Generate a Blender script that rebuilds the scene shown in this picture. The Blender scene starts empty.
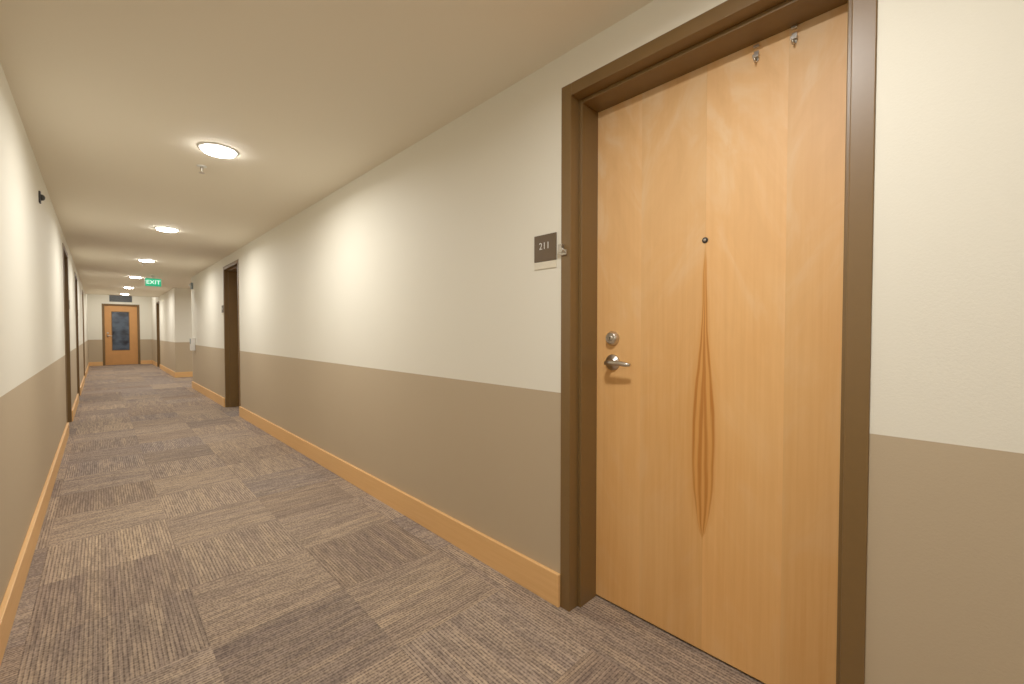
import bpy, bmesh, math
from mathutils import Vector, Matrix

# ------------------------------------------------------------------ scene dims (metres)
XR, XL = 1.395, -0.285           # corridor wall faces (camera stands at x=0,y=0)
Y0, Y1 = -4.0, 20.7              # corridor ends
HC = 2.32                        # ceiling
CAMH = 1.17
WAIN = 0.914
TH = 0.25
scene = bpy.context.scene
scene.view_settings.view_transform = 'Standard'
scene.view_settings.gamma = 1.15

def srgb(r, g, b):
    f = lambda c: (c/255/12.92) if c/255 <= 0.04045 else ((c/255+0.055)/1.055)**2.4
    return (f(r), f(g), f(b), 1)

# ------------------------------------------------------------------ node helper
class NT:
    def __init__(s, name):
        s.m = bpy.data.materials.new(name); s.m.use_nodes = True
        s.t = s.m.node_tree; s.n = s.t.nodes
        s.b = s.n['Principled BSDF']
    def put(s, sock, v):
        if hasattr(v, 'is_output') or isinstance(v, bpy.types.NodeSocket): s.t.links.new(v, sock)
        else: sock.default_value = v
    def math(s, op, a, b=0.0, c=None, clamp=False):
        n = s.n.new('ShaderNodeMath'); n.operation = op; n.use_clamp = clamp
        s.put(n.inputs[0], a); s.put(n.inputs[1], b)
        if c is not None: s.put(n.inputs[2], c)
        return n.outputs[0]
    def mix(s, f, a, b, mode='MIX'):
        n = s.n.new('ShaderNodeMix'); n.data_type = 'RGBA'; n.blend_type = mode
        s.put(n.inputs[0], f); s.put(n.inputs[6], a); s.put(n.inputs[7], b)
        return n.outputs[2]
    def mixf(s, f, a, b):
        n = s.n.new('ShaderNodeMix'); n.data_type = 'FLOAT'
        s.put(n.inputs[0], f); s.put(n.inputs[2], a); s.put(n.inputs[3], b)
        return n.outputs[0]
    def noise(s, vec, scale, detail=2, rough=0.5, dist=0.0):
        n = s.n.new('ShaderNodeTexNoise')
        s.put(n.inputs['Vector'], vec); n.inputs['Scale'].default_value = scale
        n.inputs['Detail'].default_value = detail; n.inputs['Roughness'].default_value = rough
        n.inputs['Distortion'].default_value = dist
        return n.outputs['Fac']
    def white(s, vec):
        n = s.n.new('ShaderNodeTexWhiteNoise'); n.noise_dimensions = '3D'
        s.put(n.inputs['Vector'], vec); return n.outputs['Value']
    def comb(s, x, y, z=0.0):
        n = s.n.new('ShaderNodeCombineXYZ')
        s.put(n.inputs[0], x); s.put(n.inputs[1], y); s.put(n.inputs[2], z); return n.outputs[0]
    def sep(s, v):
        n = s.n.new('ShaderNodeSeparateXYZ'); s.put(n.inputs[0], v); return n.outputs
    def pos(s): return s.n.new('ShaderNodeNewGeometry').outputs['Position']
    def obj(s): return s.n.new('ShaderNodeTexCoord').outputs['Object']
    def ramp(s, f, stops, interp='LINEAR'):
        n = s.n.new('ShaderNodeValToRGB'); s.put(n.inputs[0], f); cr = n.color_ramp
        cr.interpolation = interp
        while len(cr.elements) < len(stops): cr.elements.new(0.5)
        for e, (p, c) in zip(cr.elements, stops): e.position = p; e.color = c
        return n.outputs[0]
    def smooth(s, v, a, b):
        n = s.n.new('ShaderNodeMapRange'); n.interpolation_type = 'SMOOTHSTEP'
        s.put(n.inputs[0], v)
        if a <= b:
            n.inputs[1].default_value = a; n.inputs[2].default_value = b
        else:
            n.inputs[1].default_value = b; n.inputs[2].default_value = a
            n.inputs[3].default_value = 1; n.inputs[4].default_value = 0
        return n.outputs[0]
    def bump(s, h, strength, dist):
        n = s.n.new('ShaderNodeBump'); n.inputs['Strength'].default_value = strength
        n.inputs['Distance'].default_value = dist; s.put(n.inputs['Height'], h)
        s.t.links.new(n.outputs[0], s.b.inputs['Normal'])
    def col(s, c): s.put(s.b.inputs['Base Color'], c)
    def set(s, **k):
        for a, v in k.items(): s.b.inputs[a.replace('_', ' ')].default_value = v

def simple(name, c, rough=0.5, metal=0.0, var=0.06, scale=30):
    m = NT(name); f = m.noise(m.obj(), scale, 3)
    d = tuple(x*(1-var) for x in c[:3])+(1,); e = tuple(min(1, x*(1+var)) for x in c[:3])+(1,)
    m.col(m.mix(f, d, e)); m.set(Roughness=rough, Metallic=metal); return m.m

# wall paint: cream above, taupe below, orange-peel bump
m = NT('wall_paint_two_tone')
p = m.pos(); z = m.sep(p)[2]
up = m.math('GREATER_THAN', z, WAIN)
cl = m.noise(p, 1.3, 2)
hi = m.mix(cl, (0.78, 0.745, 0.635, 1), (0.81, 0.775, 0.66, 1))
lo = m.mix(cl, (0.465, 0.365, 0.24, 1), (0.49, 0.385, 0.255, 1))
m.col(m.mix(up, lo, hi)); m.set(Roughness=0.65)
m.bump(m.noise(p, 170, 3, 0.6), 0.15, 0.0025)
M_WALL = m.m
m = NT('ceiling_paint'); p = m.pos()
m.col(m.mix(m.noise(p, 1.0, 2), (0.86, 0.79, 0.65, 1), (0.88, 0.81, 0.67, 1))); m.set(Roughness=0.8)
m.bump(m.noise(p, 110, 3, 0.6), 0.12, 0.003)
M_CEIL = m.m

# carpet tiles
m = NT('carpet_tiles')
P = m.sep(m.pos()); T = 0.5
tx = m.math('DIVIDE', m.math('ADD', P[0], 0.22), T); ty = m.math('DIVIDE', m.math('ADD', P[1], 0.10), T)
cx = m.math('FLOOR', tx); cy = m.math('FLOOR', ty)
cell = m.comb(cx, cy, 3.3); r1 = m.white(cell); r2 = m.white(m.comb(cx, cy, 9.7))
par = m.math('ABSOLUTE', m.math('MODULO', m.math('ADD', cx, cy), 2.0))
flip = m.math('GREATER_THAN', r2, 0.8)
dr = m.math('ABSOLUTE', m.math('SUBTRACT', par, flip))
ac = m.mixf(dr, P[0], P[1]); al = m.mixf(dr, P[1], P[0])
her = m.noise(m.comb(m.math('MULTIPLY', ac, 95), m.math('MULTIPLY', al, 8), m.math('MULTIPLY', r1, 50)), 1.0, 2, 0.6)
band = m.noise(m.comb(m.math('MULTIPLY', ac, 20), m.math('MULTIPLY', al, 1.5), m.math('MULTIPLY', r2, 50)), 1.0, 2, 0.5)
row = m.math('SINE', m.math('MULTIPLY', ac, 2*math.pi/0.013))
dash = m.noise(m.comb(m.math('MULTIPLY', ac, 80), m.math('MULTIPLY', al, 120), r1), 1.0, 1)
base = m.ramp(r1, [(0.0, srgb(136, 117, 102)), (0.25, srgb(170, 150, 130)), (0.5, srgb(146, 133, 126)),
                   (0.75, srgb(130, 115, 105)), (1.0, srgb(180, 158, 134))])
tone = m.ramp(band, [(0.32, srgb(128, 113, 107)), (0.50, srgb(156, 139, 123)), (0.68, srgb(184, 162, 136))])
c = m.mix(0.40, base, tone)
f = m.math('ADD', m.math('MULTIPLY', m.smooth(her, 0.36, 0.64), 0.58), m.math('MULTIPLY', m.smooth(dash, 0.4, 0.6), 0.42))
c = m.mix(f, m.mix(1.0, c, (0.66, 0.65, 0.66, 1), 'MULTIPLY'), m.mix(1.0, c, (1.34, 1.32, 1.27, 1), 'MULTIPLY'))
rr = m.math('MULTIPLY', m.smooth(row, 0.2, 0.9), m.math('MULTIPLY_ADD', m.smooth(dash, 0.6, 0.4), 0.45, 0.38))
c = m.mix(rr, c, srgb(86, 71, 64))
fx = m.math('ABSOLUTE', m.math('SUBTRACT', m.math('FRACT', tx), 0.5)); fy = m.math('ABSOLUTE', m.math('SUBTRACT', m.math('FRACT', ty), 0.5))
edge = m.smooth(m.math('MAXIMUM', fx, fy), 0.492, 0.499)
c = m.mix(m.math('MULTIPLY', edge, 0.12), c, srgb(90, 76, 68))
m.col(c); m.set(Roughness=0.95); m.b.inputs['Specular IOR Level'].default_value = 0.15
m.bump(m.math('ADD', row, m.math('MULTIPLY', dash, 2.0)), 0.3, 0.0015)
M_CARPET = m.m

# maple veneer for slab (object coords: x across, z up ; feature at x=FX)
def maple(name, feature=None):
    m = NT(name); o = m.obj(); q = m.sep(o); x, z = q[0], q[2]
    xs = m.math('SUBTRACT', x, 0.023)
    strip = m.math('FLOOR', m.math('DIVIDE', xs, 0.25))
    r = m.white(m.comb(strip, 1.7, 4.1))
    mir = m.math('PINGPONG', xs, 0.25)
    grain = m.noise(m.comb(m.math('MULTIPLY', mir, 75), r, m.math('MULTIPLY', z, 2.0)), 1.0, 3, 0.6, 0.2)
    fig = m.noise(m.comb(m.math('MULTIPLY', mir, 7), m.math('ADD', r, 5.0), m.math('ADD', m.math('MULTIPLY', z, 4.5), m.math('MULTIPLY', mir, 5))), 1.0, 4, 0.6, 0.8)
    cloud = m.noise(m.comb(m.math('MULTIPLY', x, 3), 2.0, m.math('MULTIPLY', z, 1.6)), 1.0, 2)
    c = m.mix(m.smooth(grain, 0.25, 0.75), (0.77, 0.385, 0.118, 1), (0.83, 0.445, 0.152, 1))
    c = m.mix(m.math('MULTIPLY', m.smooth(cloud, 0.35, 0.7), 0.45), c, (0.86, 0.52, 0.215, 1))
    hz = m.smooth(z, 0.8, 2.1)
    c = m.mix(m.math('MULTIPLY', hz, 0.50), c, (0.82, 0.52, 0.27, 1))
    c = m.mix(m.math('MULTIPLY', m.smooth(fig, 0.45, 0.72), m.mixf(hz, 0.12, 0.50)), c, (0.88, 0.65, 0.39, 1))
    c = m.mix(m.math('MULTIPLY', m.smooth(fig, 0.50, 0.28), m.mixf(hz, 0.12, 0.40)), c, (0.68, 0.37, 0.145, 1))
    br = m.math('MULTIPLY_ADD', r, 0.12, 0.92)
    c = m.mix(1.0, c, m.comb(br, br, br), 'MULTIPLY')
    seam = m.smooth(mir, 0.0016, 0.0004)
    c = m.mix(m.math('MULTIPLY', seam, 0.22), c, (0.50, 0.22, 0.06, 1))
    if feature is not None:
        fc = m.n.new('ShaderNodeFloatCurve'); cv = fc.mapping.curves[0]
        pts = [(0, 0), (0.19, 0.0), (0.21, 0.22), (0.26, 0.68), (0.32, 0.95), (0.38, 1.0), (0.45, 0.85), (0.52, 0.50), (0.58, 0.28), (0.66, 0.16), (0.72, 0.05), (1, 0)]
        cv.points[0].location = pts[0]; cv.points[1].location = pts[-1]
        for pp in pts[1:-1]: cv.points.new(*pp)
        fc.mapping.update()
        m.put(fc.inputs['Value'], m.math('DIVIDE', z, 2.1))
        w = m.math('MAXIMUM', m.math('MULTIPLY', fc.outputs[0], 0.039), 0.0009)
        wob = m.math('MULTIPLY', m.math('SUBTRACT', m.noise(m.comb(0.0, 0.0, z), 5.0, 2), 0.5), 0.010)
        ax = m.math('ABSOLUTE', m.math('ADD', m.math('SUBTRACT', x, feature), wob))
        d = m.math('DIVIDE', ax, w)
        zr = m.math('MULTIPLY', m.smooth(z, 0.36, 0.46), m.smooth(z, 1.50, 1.40))
        halo = m.math('MULTIPLY', m.smooth(d, 2.2, 0.9), zr)
        mask = m.math('MULTIPLY', m.smooth(d, 1.12, 0.90), zr)
        c = m.mix(m.math('MULTIPLY', halo, 0.35), c, (0.66, 0.29, 0.065, 1))
        ring = m.math('SINE', m.math('MULTIPLY_ADD', d, 9.0, m.math('MULTIPLY_ADD', z, 5.0, m.math('MULTIPLY', grain, 4.0))))
        cc = m.mix(m.smooth(ring, -0.7, 0.9), (0.70, 0.32, 0.075, 1), (0.48, 0.165, 0.025, 1))
        c = m.mix(m.math('MULTIPLY', mask, 0.88), c, cc)
    m.col(c); m.set(Roughness=0.5); m.b.inputs['Specular IOR Level'].default_value = 0.35
    return m.m

M_SLAB = maple('maple_veneer', 0.523)
M_SLAB2 = simple('maple_veneer_plain', (0.60, 0.28, 0.085, 1), 0.45, 0, 0.12, 6)
m = NT('maple_trim'); q = m.sep(m.pos())
g = m.noise(m.comb(m.math('MULTIPLY', q[0], 3), m.math('MULTIPLY', q[1], 3), m.math('MULTIPLY', q[2], 90)), 1.0, 3, 0.6)
m.col(m.mix(g, (0.74, 0.40, 0.14, 1), (0.87, 0.52, 0.215, 1))); m.set(Roughness=0.45)
M_TRIM = m.m
M_FRAME = simple('bronze_frame_paint', (0.165, 0.092, 0.030, 1), 0.40, 0, 0.05, 60)
M_SHADEDOOR = simple('shade_toned_door_face', (0.17, 0.085, 0.035, 1), 0.4, 0, 0.2, 12)  # side doors: dark look at grazing view is put into the colour
M_STEEL = simple('satin_nickel', (0.62, 0.58, 0.52, 1), 0.28, 1.0)
M_BRASS = simple('dark_core', (0.05, 0.045, 0.04, 1), 0.4, 0.5)
M_SIGN = simple('brown_plaque', (0.10, 0.060, 0.026, 1), 0.4)
M_WHITE = simple('white_plastic', (0.80, 0.79, 0.75, 1), 0.4)
M_PAPER = simple('card_insert', (0.72, 0.66, 0.52, 1), 0.6)
M_BLACK = simple('black_plastic', (0.02, 0.02, 0.02, 1), 0.4)
M_GREY = simple('grey_blue_plastic', (0.22, 0.27, 0.29, 1), 0.4)
M_GRILLE = simple('grille_metal', (0.10, 0.11, 0.12, 1), 0.5)
m = NT('painted_view_glass'); q = m.sep(m.obj())  # dark and brighter blues painted on the pane instead of a lit view behind
g = m.noise(m.comb(m.math('MULTIPLY', q[0], 3), 0.0, m.math('MULTIPLY', q[2], 4)), 1.0, 2)
m.col(m.ramp(g, [(0.35, (0.02, 0.025, 0.04, 1)), (0.6, (0.08, 0.11, 0.16, 1))])); m.set(Roughness=0.12)
M_GLASS = m.m
def emis(name, c, st):
    m = NT(name); f = m.noise(m.obj(), 5, 1)
    m.col(m.mix(f, c, c)); m.put(m.b.inputs['Emission Color'], c); m.b.inputs['Emission Strength'].default_value = st
    return m.m
M_LENS = emis('led_lens', (1.0, 0.97, 0.91, 1), 40.0)
M_GREEN = emis('exit_green', (0.02, 0.55, 0.27, 1), 0.5)
M_EXITF = emis('exit_letters', (0.65, 1.0, 0.8, 1), 1.2)

# ------------------------------------------------------------------ mesh helpers
def mesh_obj(name, bm, mats, parent=None, bevel=0.0, smooth=False, loc=None):
    me = bpy.data.meshes.new(name); bmesh.ops.recalc_face_normals(bm, faces=bm.faces); bm.to_mesh(me); bm.free()
    for mt in (mats if isinstance(mats, (list, tuple)) else [mats]): me.materials.append(mt)
    o = bpy.data.objects.new(name, me); scene.collection.objects.link(o)
    if parent: o.parent = parent
    if loc: o.location = loc
    if smooth:
        for p in me.polygons: p.use_smooth = True
    if bevel:
        b = o.modifiers.new('bevel', 'BEVEL'); b.width = bevel; b.segments = 2; b.limit_method = 'ANGLE'
    return o
def box(bm, x0, x1, y0, y1, z0, z1, mi=0):
    vs = [bm.verts.new(c) for c in [(x0,y0,z0),(x1,y0,z0),(x1,y1,z0),(x0,y1,z0),(x0,y0,z1),(x1,y0,z1),(x1,y1,z1),(x0,y1,z1)]]
    for f in [(0,3,2,1),(4,5,6,7),(0,1,5,4),(1,2,6,5),(2,3,7,6),(3,0,4,7)]:
        bm.faces.new([vs[i] for i in f]).material_index = mi
def boxes(name, lst, mats, parent=None, bevel=0.0, loc=None):
    bm = bmesh.new()
    for b in lst: box(bm, *b)
    return mesh_obj(name, bm, mats, parent, bevel, loc=loc)
def lathe(name, prof, mat, parent, loc, axis='Y-', seg=32):
    bm = bmesh.new(); rings = []
    for r, h in prof:
        ring = []
        for i in range(seg):
            a = 2*math.pi*i/seg; ring.append(bm.verts.new((r*math.cos(a), r*math.sin(a), h)))
        rings.append(ring)
    for A, B in zip(rings, rings[1:]):
        for i in range(seg):
            bm.faces.new((A[i], A[(i+1) % seg], B[(i+1) % seg], B[i]))
    bm.faces.new(rings[0][::-1]); bm.faces.new(rings[-1])
    R = {'Y-': Matrix.Rotation(math.pi/2, 4, 'X'), 'Z-': Matrix.Rotation(math.pi, 4, 'X'), 'Z+': Matrix.Identity(4)}[axis]
    bmesh.ops.transform(bm, matrix=R, verts=bm.verts)
    o = mesh_obj(name, bm, mat, parent, loc=loc)
    for p in o.data.polygons: p.use_smooth = len(p.vertices) == 4
    return o
def tube(name, pts, radii, mat, parent, loc=(0,0,0), flat=1.0):
    bm = bmesh.new(); seg = 14; rings = []
    for i, pt in enumerate(pts):
        a = Vector(pts[max(0, i-1)]); b = Vector(pts[min(len(pts)-1, i+1)]); d = (b-a).normalized()
        up = Vector((0,0,1)) if abs(d.z) < .9 else Vector((0,1,0)); s = d.cross(up).normalized(); u = s.cross(d)
        rings.append([bm.verts.new(Vector(pt)+radii[i]*(math.cos(2*math.pi*k/seg)*s*flat+math.sin(2*math.pi*k/seg)*u)) for k in range(seg)])
    for A, B in zip(rings, rings[1:]):
        for k in range(seg): bm.faces.new((A[k], A[(k+1)%seg], B[(k+1)%seg], B[k]))
    bm.faces.new(rings[0][::-1]); bm.faces.new(rings[-1])
    return mesh_obj(name, bm, mat, parent, smooth=True, loc=loc)
def empty(name, loc, rz=0.0):
    e = bpy.data.objects.new(name, None); scene.collection.objects.link(e); e.location = loc
    e.rotation_euler = (0, 0, rz); e.empty_display_size = 0.1; return e
def text(name, s, size, mat, parent, loc, ext=0.0006, off=0.0):
    c = bpy.data.curves.new(name, 'FONT'); c.body = s; c.size = size; c.align_x = 'CENTER'; c.align_y = 'CENTER'; c.extrude = ext
    c.offset = off
    c.materials.append(mat); o = bpy.data.objects.new(name, c); scene.collection.objects.link(o)
    o.parent = parent; o.location = loc; o.rotation_euler = (math.pi/2, 0, 0); return o

RROT, LROT = -math.pi/2, math.pi/2
OW, OH, FACE = 1.0, 2.184, 0.05
DA = (0.135, 1.135); DB = (6.87, 7.87); DF = (17.75, 18.75)
LC = (7.0, 8.0); LD = (10.2, 11.2); LE = (14.3, 15.3)
ALC = (11.1, 13.9); ALX = 4.4
HT = 2.80
RAISE = 18.0

# ------------------------------------------------------------------ shell
def wall_boxes(xa, xb, y0, y1, doors):
    out = []; y = y0
    for a, b in doors:
        out.append((xa, xb, y, a, 0, HT)); out.append((xa, xb, a, b, OH, HT)); y = b
    out.append((xa, xb, y, y1, 0, HT)); return out
wr = wall_boxes(XR, XR+TH, Y0, ALC[0], [DA, DB]) + wall_boxes(XR, XR+TH, ALC[1], Y1, [DF])
boxes('wall_right', wr, M_WALL)
boxes('wall_left', wall_boxes(XL-TH, XL, Y0, Y1, [LC, LD, LE]), M_WALL)
boxes('wall_alcove', [(XR+TH, ALX, ALC[0]-TH, ALC[0], 0, HT), (XR+TH, ALX, ALC[1], ALC[1]+TH, 0, HT), (ALX, ALX+TH, ALC[0]-TH, ALC[1]+TH, 0, HT)], M_WALL)
EX0 = 0.065
boxes('wall_end', [(XL-TH, EX0, Y1, Y1+TH, 0, HT), (EX0+OW, XR+TH, Y1, Y1+TH, 0, HT), (EX0, EX0+OW, Y1, Y1+TH, OH, HT)], M_WALL)
boxes('wall_back', [(XL-TH, XR+TH, Y0-TH, Y0, 0, HT)], M_WALL)
boxes('floor', [(XL-1.5, ALX+TH, Y0-TH, Y1+1.5, -0.1, 0.0)], M_CARPET)
boxes('ceiling', [(XL, XR, Y0, RAISE, HC, HT+.1), (XR, ALX, ALC[0], ALC[1], HC, HT+.1), (XL-TH, XR+TH, RAISE, Y1+TH, 2.75, HT+.1)], M_CEIL)

# baseboards
BH, BT = 0.14, 0.018
def bb(side, segs):
    l = []
    for a, b in segs:
        if side == 'R': l.append((XR-BT, XR, a, b, 0, BH))
        else: l.append((XL, XL+BT, a, b, 0, BH))
    return l
boxes('baseboard_right', bb('R', [(Y0, DA[0]), (DA[1], DB[0]), (DB[1], ALC[0]), (ALC[1]-BT, DF[0]), (DF[1], Y1)]) + [(XR, ALX, ALC[1]-BT, ALC[1], 0, BH), (XR, ALX, ALC[0], ALC[0]+BT, 0, BH)], M_TRIM, bevel=0.003)
boxes('baseboard_left', bb('L', [(Y0, LC[0]), (LC[1], LD[0]), (LD[1], LE[0]), (LE[1], Y1)]), M_TRIM, bevel=0.003)
boxes('baseboard_end', [(XL+BT, EX0, Y1-BT, Y1, 0, BH), (EX0+OW, XR-BT, Y1-BT, Y1, 0, BH)], M_TRIM, bevel=0.003)

# ------------------------------------------------------------------ doors
def lever_set(P, u, zc, ydepth, dirn):
    y = ydepth
    lathe('lever_rose', [(0.034, 0), (0.034, 0.005), (0.031, 0.010), (0.016, 0.013), (0.013, 0.02), (0.012, 0.045)], M_STEEL, P, (u, y, zc))
    pts = [(0, -0.038, 0), (0.0*dirn, -0.052, 0), (0.012*dirn, -0.060, 0.001), (0.035*dirn, -0.062, 0.003), (0.065*dirn, -0.060, 0.002), (0.095*dirn, -0.057, -0.002), (0.112*dirn, -0.054, -0.003)]
    tube('lever_handle', pts, [0.011, 0.0115, 0.012, 0.0115, 0.0105, 0.0095, 0.006], M_STEEL, P, (u, y, zc), flat=0.75)
    lathe('deadbolt', [(0.030, 0), (0.030, 0.008), (0.024, 0.020), (0.020, 0.024), (0.018, 0.022)], M_STEEL, P, (u, y, zc+0.102))
    lathe('deadbolt_cylinder', [(0.011, 0.02), (0.011, 0.025), (0.009, 0.026)], M_STEEL, P, (u, y, zc+0.102))
    boxes('keyway', [(-0.0015, 0.0015, -0.0275, -0.0255, -0.006, 0.006)], M_BRASS, P, loc=(u, y, zc+0.102))

def door(idx, loc, rz, slabmat, handle_u, lever_dir, glazed=False, rec=0.165, peep=True):
    P = empty('door_%d' % idx, loc, rz)
    pr = -0.006; dep = 0.245; st = 0.016; rb = 0.05
    L = []
    def jamb(u0, u1, s0, s1):
        L.append((u0, u1, pr, dep, 0, OH))
        L.append((s0, s1, min(rb, rec-.03), rec, 0, OH-FACE))
    jamb(0, FACE, FACE, FACE+st); jamb(OW-FACE, OW, OW-FACE-st, OW-FACE)
    L.append((FACE, OW-FACE, pr, dep, OH-FACE, OH)); L.append((FACE+st, OW-FACE-st, min(rb, rec-.03), rec, OH-FACE-st, OH-FACE))
    boxes('frame', L, M_FRAME, P, bevel=0.0025)
    u0, u1, z0, z1 = FACE+0.003, OW-FACE-0.003, 0.008, OH-FACE-0.003
    y0 = rec+0.001; y1 = rec+0.045
    if glazed:
        a, b, c, d = 0.24, 0.72, 0.52, 1.92
        boxes('slab', [(u0, a, y0, y1, z0, z1), (b, u1, y0, y1, z0, z1), (a, b, y0, y1, z0, c), (a, b, y0, y1, d, z1)], slabmat, P)
        boxes('glass_stop', [(a, a+.02, y0-.006, y1, c, d), (b-.02, b, y0-.006, y1, c, d), (a+.02, b-.02, y0-.006, y1, c, c+.02), (a+.02, b-.02, y0-.006, y1, d-.02, d)], M_FRAME, P)
        boxes('glass', [(a+.02, b-.02, y0+.018, y0+.026, c+.02, d-.02)], M_GLASS, P)
    else:
        boxes('slab', [(u0, u1, y0, y1, z0, z1)], slabmat, P, bevel=0.001)
    lever_set(P, handle_u, 1.043, y0, lever_dir)
    if peep:
        lathe('peephole', [(0.0105, 0), (0.0105, 0.003), (0.008, 0.005)], M_BLACK, P, (0.523, y0, 1.50), seg=24)
        lathe('peephole_lens', [(0.005, 0.005), (0.0035, 0.0065)], M_STEEL, P, (0.523, y0, 1.50), seg=20)
    return P

dA = door(1, (XR, DA[1], 0), RROT, M_SLAB, 0.145, 1)
door(2, (XR, DB[1], 0), RROT, M_SHADEDOOR, 0.855, -1)
door(3, (XR, DF[1], 0), RROT, M_SHADEDOOR, 0.855, -1)
door(4, (XL, LC[0], 0), LROT, M_SHADEDOOR, 0.145, 1)
door(5, (XL, LD[0], 0), LROT, M_SHADEDOOR, 0.145, 1)
door(6, (XL, LE[0], 0), LROT, M_SHADEDOOR, 0.145, 1)
door(7, (EX0, Y1, 0), 0, M_SLAB2, 0.145, 1, glazed=True, rec=0.05, peep=False)

# over-door clips hanging at the top of the near door
for i, (s, zc) in enumerate([(0.453, 2.07), (0.347, 2.077)]):
    u = DA[1]-s; yy = 0.166
    boxes('over_door_clip', [(u-.007, u+.007, yy-.004, yy, zc-.012, zc+.022), (u-.009, u+.009, yy-.014, yy, zc-.002, zc+.009)], M_STEEL, dA, bevel=0.001)
    boxes('over_door_clip_top', [(u-.008, u+.008, yy-.010, yy, zc+.032, zc+.040)], M_STEEL, dA, bevel=0.001)
    tube('over_door_clip_hook', [(u, yy-.004, zc-.006), (u, yy-.010, zc-.016), (u, yy-.018, zc-.018), (u, yy-.024, zc-.010)], [.003]*4, M_STEEL, dA)
# little latch bracket on the frame face of near door
boxes('frame_latch', [(0.004, 0.034, -0.014, -0.006, 1.490, 1.512), (-0.004, 0.018, -0.022, -0.006, 1.500, 1.536)], M_STEEL, dA, bevel=0.002)
tube('frame_latch_loop', [(0.010, -0.014, 1.530), (0.018, -0.024, 1.524), (0.024, -0.026, 1.510), (0.026, -0.018, 1.500)], [.0035]*4, M_STEEL, dA)

# ------------------------------------------------------------------ room signs
def sign(loc, rz, num):
    P = empty('room_number_sign', loc, rz)
    boxes('plaque', [(0, .125, -.006, 0, 0.035, .150)], M_SIGN, P, bevel=0.0012)
    boxes('name_insert', [(0, .125, -.004, 0, 0.003, .0335)], M_PAPER, P)
    text('number', num, 0.042, M_WHITE, P, (0.060, -.0064, .100), 0.0003, -0.0004)
sign((XR, 1.287, 1.444), RROT, '211')
sign((XR, DB[1]+.15, 1.444), RROT, '213')
sign((XL, LC[1]+.03, 1.444), LROT, '212')
sign((XL, LD[1]+.03, 1.444), LROT, '214')

# ------------------------------------------------------------------ downlights
def downlight(x, y, power=30, z=HC):
    P = empty('ceiling_downlight', (x, y, z))
    lathe('trim_ring', [(0.108, 0), (0.108, 0.004), (0.100, 0.008), (0.090, 0.008)], M_WHITE, P, (0, 0, 0), 'Z-', 48)
    lathe('lens', [(0.090, 0.004), (0.090, 0.014), (0.086, 0.019), (0.065, 0.023), (0.03, 0.025), (0.008, 0.0255)], M_LENS, P, (0, 0, 0), 'Z-', 40)
    L = bpy.data.lights.new('lamp', 'AREA'); L.shape = 'DISK'; L.size = 0.17; L.energy = power; L.color = (1.0, 0.96, 0.89); L.spread = math.radians(172)
    o = bpy.data.objects.new('lamp', L); scene.collection.objects.link(o); o.parent = P; o.location = (0, 0, -0.029)
XC = (XR+XL)/2
for i in range(-2, 6):
    downlight(XC, 3.22+2.85*i - (0 if i < 5 else 0.3), 15.5 if i == -1 else 18)
downlight(XC, 19.5, 16, 2.75)
downlight(3.0, 12.5, 20)

# sprinklers
def sprinkler(x, y):
    P = empty('fire_sprinkler', (x, y, HC))
    lathe('escutcheon', [(0.03, 0), (0.028, 0.004), (0.012, 0.007)], M_WHITE, P, (0, 0, 0), 'Z-', 24)
    lathe('body', [(0.009, 0.006), (0.009, 0.02), (0.006, 0.03), (0.004, 0.045), (0.017, 0.046), (0.017, 0.048)], M_STEEL, P, (0, 0, 0), 'Z-', 20)
for y in (3.62, 9.3, 15.0): sprinkler(XC-0.03, y)

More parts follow.
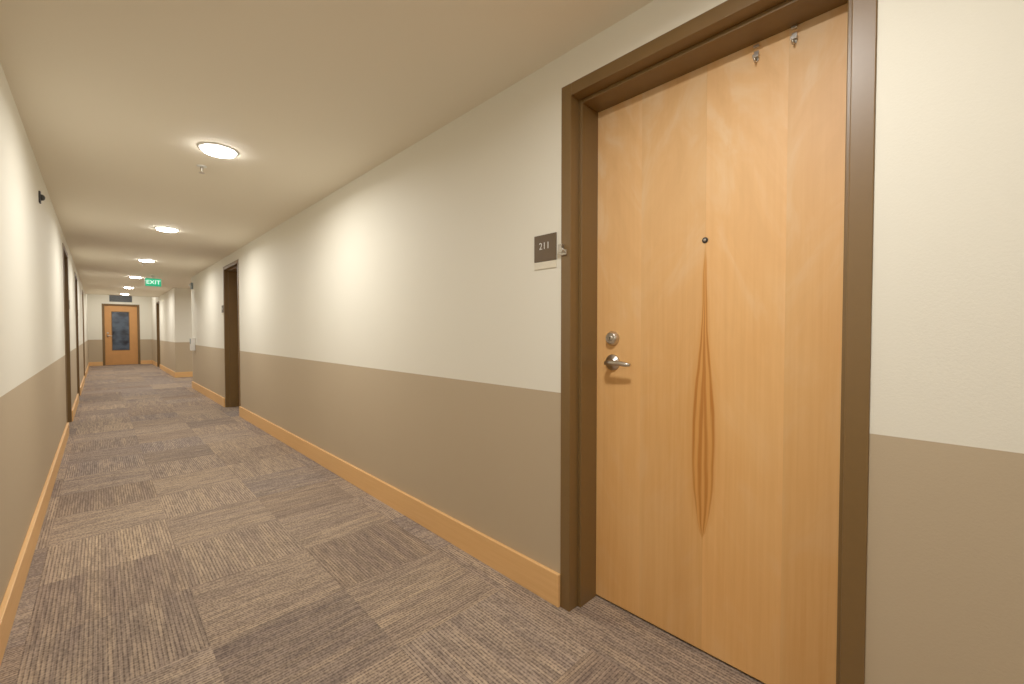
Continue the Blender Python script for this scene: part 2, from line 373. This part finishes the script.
# exit sign (hung from ceiling)
P = empty('exit_sign', (0.80, 11.3, 2.10))
boxes('housing', [(-.13, .13, -.02, .02, 0, .17)], M_WHITE, P, bevel=.004)
boxes('face', [(-.122, .122, -.024, -.02, .008, .162)], M_GREEN, P)
text('letters', 'EXIT', 0.11, M_EXITF, P, (0, -.0248, .085))
lathe('canopy', [(0.05, 0), (0.05, 0.012), (0.012, 0.02), (0.012, 0.05)], M_WHITE, P, (0, 0, .22), 'Z-', 24)

# fire strobe, call box, wall detector, grille over end door
P = empty('fire_alarm_strobe', (XR, 10.95, 2.06), RROT)
boxes('body', [(0, .12, -.035, 0, 0, .13)], M_GREY, P, bevel=.006)
boxes('lens', [(.03, .09, -.062, -.035, .06, .11)], M_WHITE, P, bevel=.006)
P = empty('wall_call_box', (XR, 10.85, .80), RROT)
boxes('body', [(0, .16, -.07, 0, 0, .26)], M_WHITE, P, bevel=.006)
boxes('panel', [(.02, .14, -.074, -.07, .14, .24)], M_GREY, P)
P = empty('wall_motion_sensor', (XL, 4.35, 2.06), LROT)
boxes('base', [(0, .05, -.010, 0, 0, .08)], M_BLACK, P, bevel=.003)
lathe('eye', [(0.022, 0), (0.020, 0.010), (0.014, 0.017), (0.005, 0.02)], M_BLACK, P, (.025, -.010, .04), seg=24)
P = empty('air_return_grille', (EX0+.2, Y1, 2.26))
boxes('frame', [(0, .60, -.012, 0, 0, .02), (0, .60, -.012, 0, .26, .28), (0, .02, -.012, 0, .02, .26), (.58, .60, -.012, 0, .02, .26)], M_GRILLE, P)
boxes('slats', [(.02, .58, -.010, 0, .03+i*.025, .043+i*.025) for i in range(9)], M_GRILLE, P)
boxes('back', [(.02, .58, -.003, 0, .02, .26)], M_BLACK, P)

# ------------------------------------------------------------------ world + camera
w = bpy.data.worlds.new('world'); scene.world = w; w.use_nodes = True
w.node_tree.nodes['Background'].inputs[0].default_value = (0.05, 0.05, 0.05, 1)
cam = bpy.data.cameras.new('camera'); co = bpy.data.objects.new('camera', cam); scene.collection.objects.link(co)
cam.sensor_width = 36; cam.lens = 424/1024*36; cam.clip_start = 0.02
co.location = (0, 0, CAMH); co.rotation_euler = (math.radians(90-1.3), 0, math.radians(-44.2))
scene.camera = co
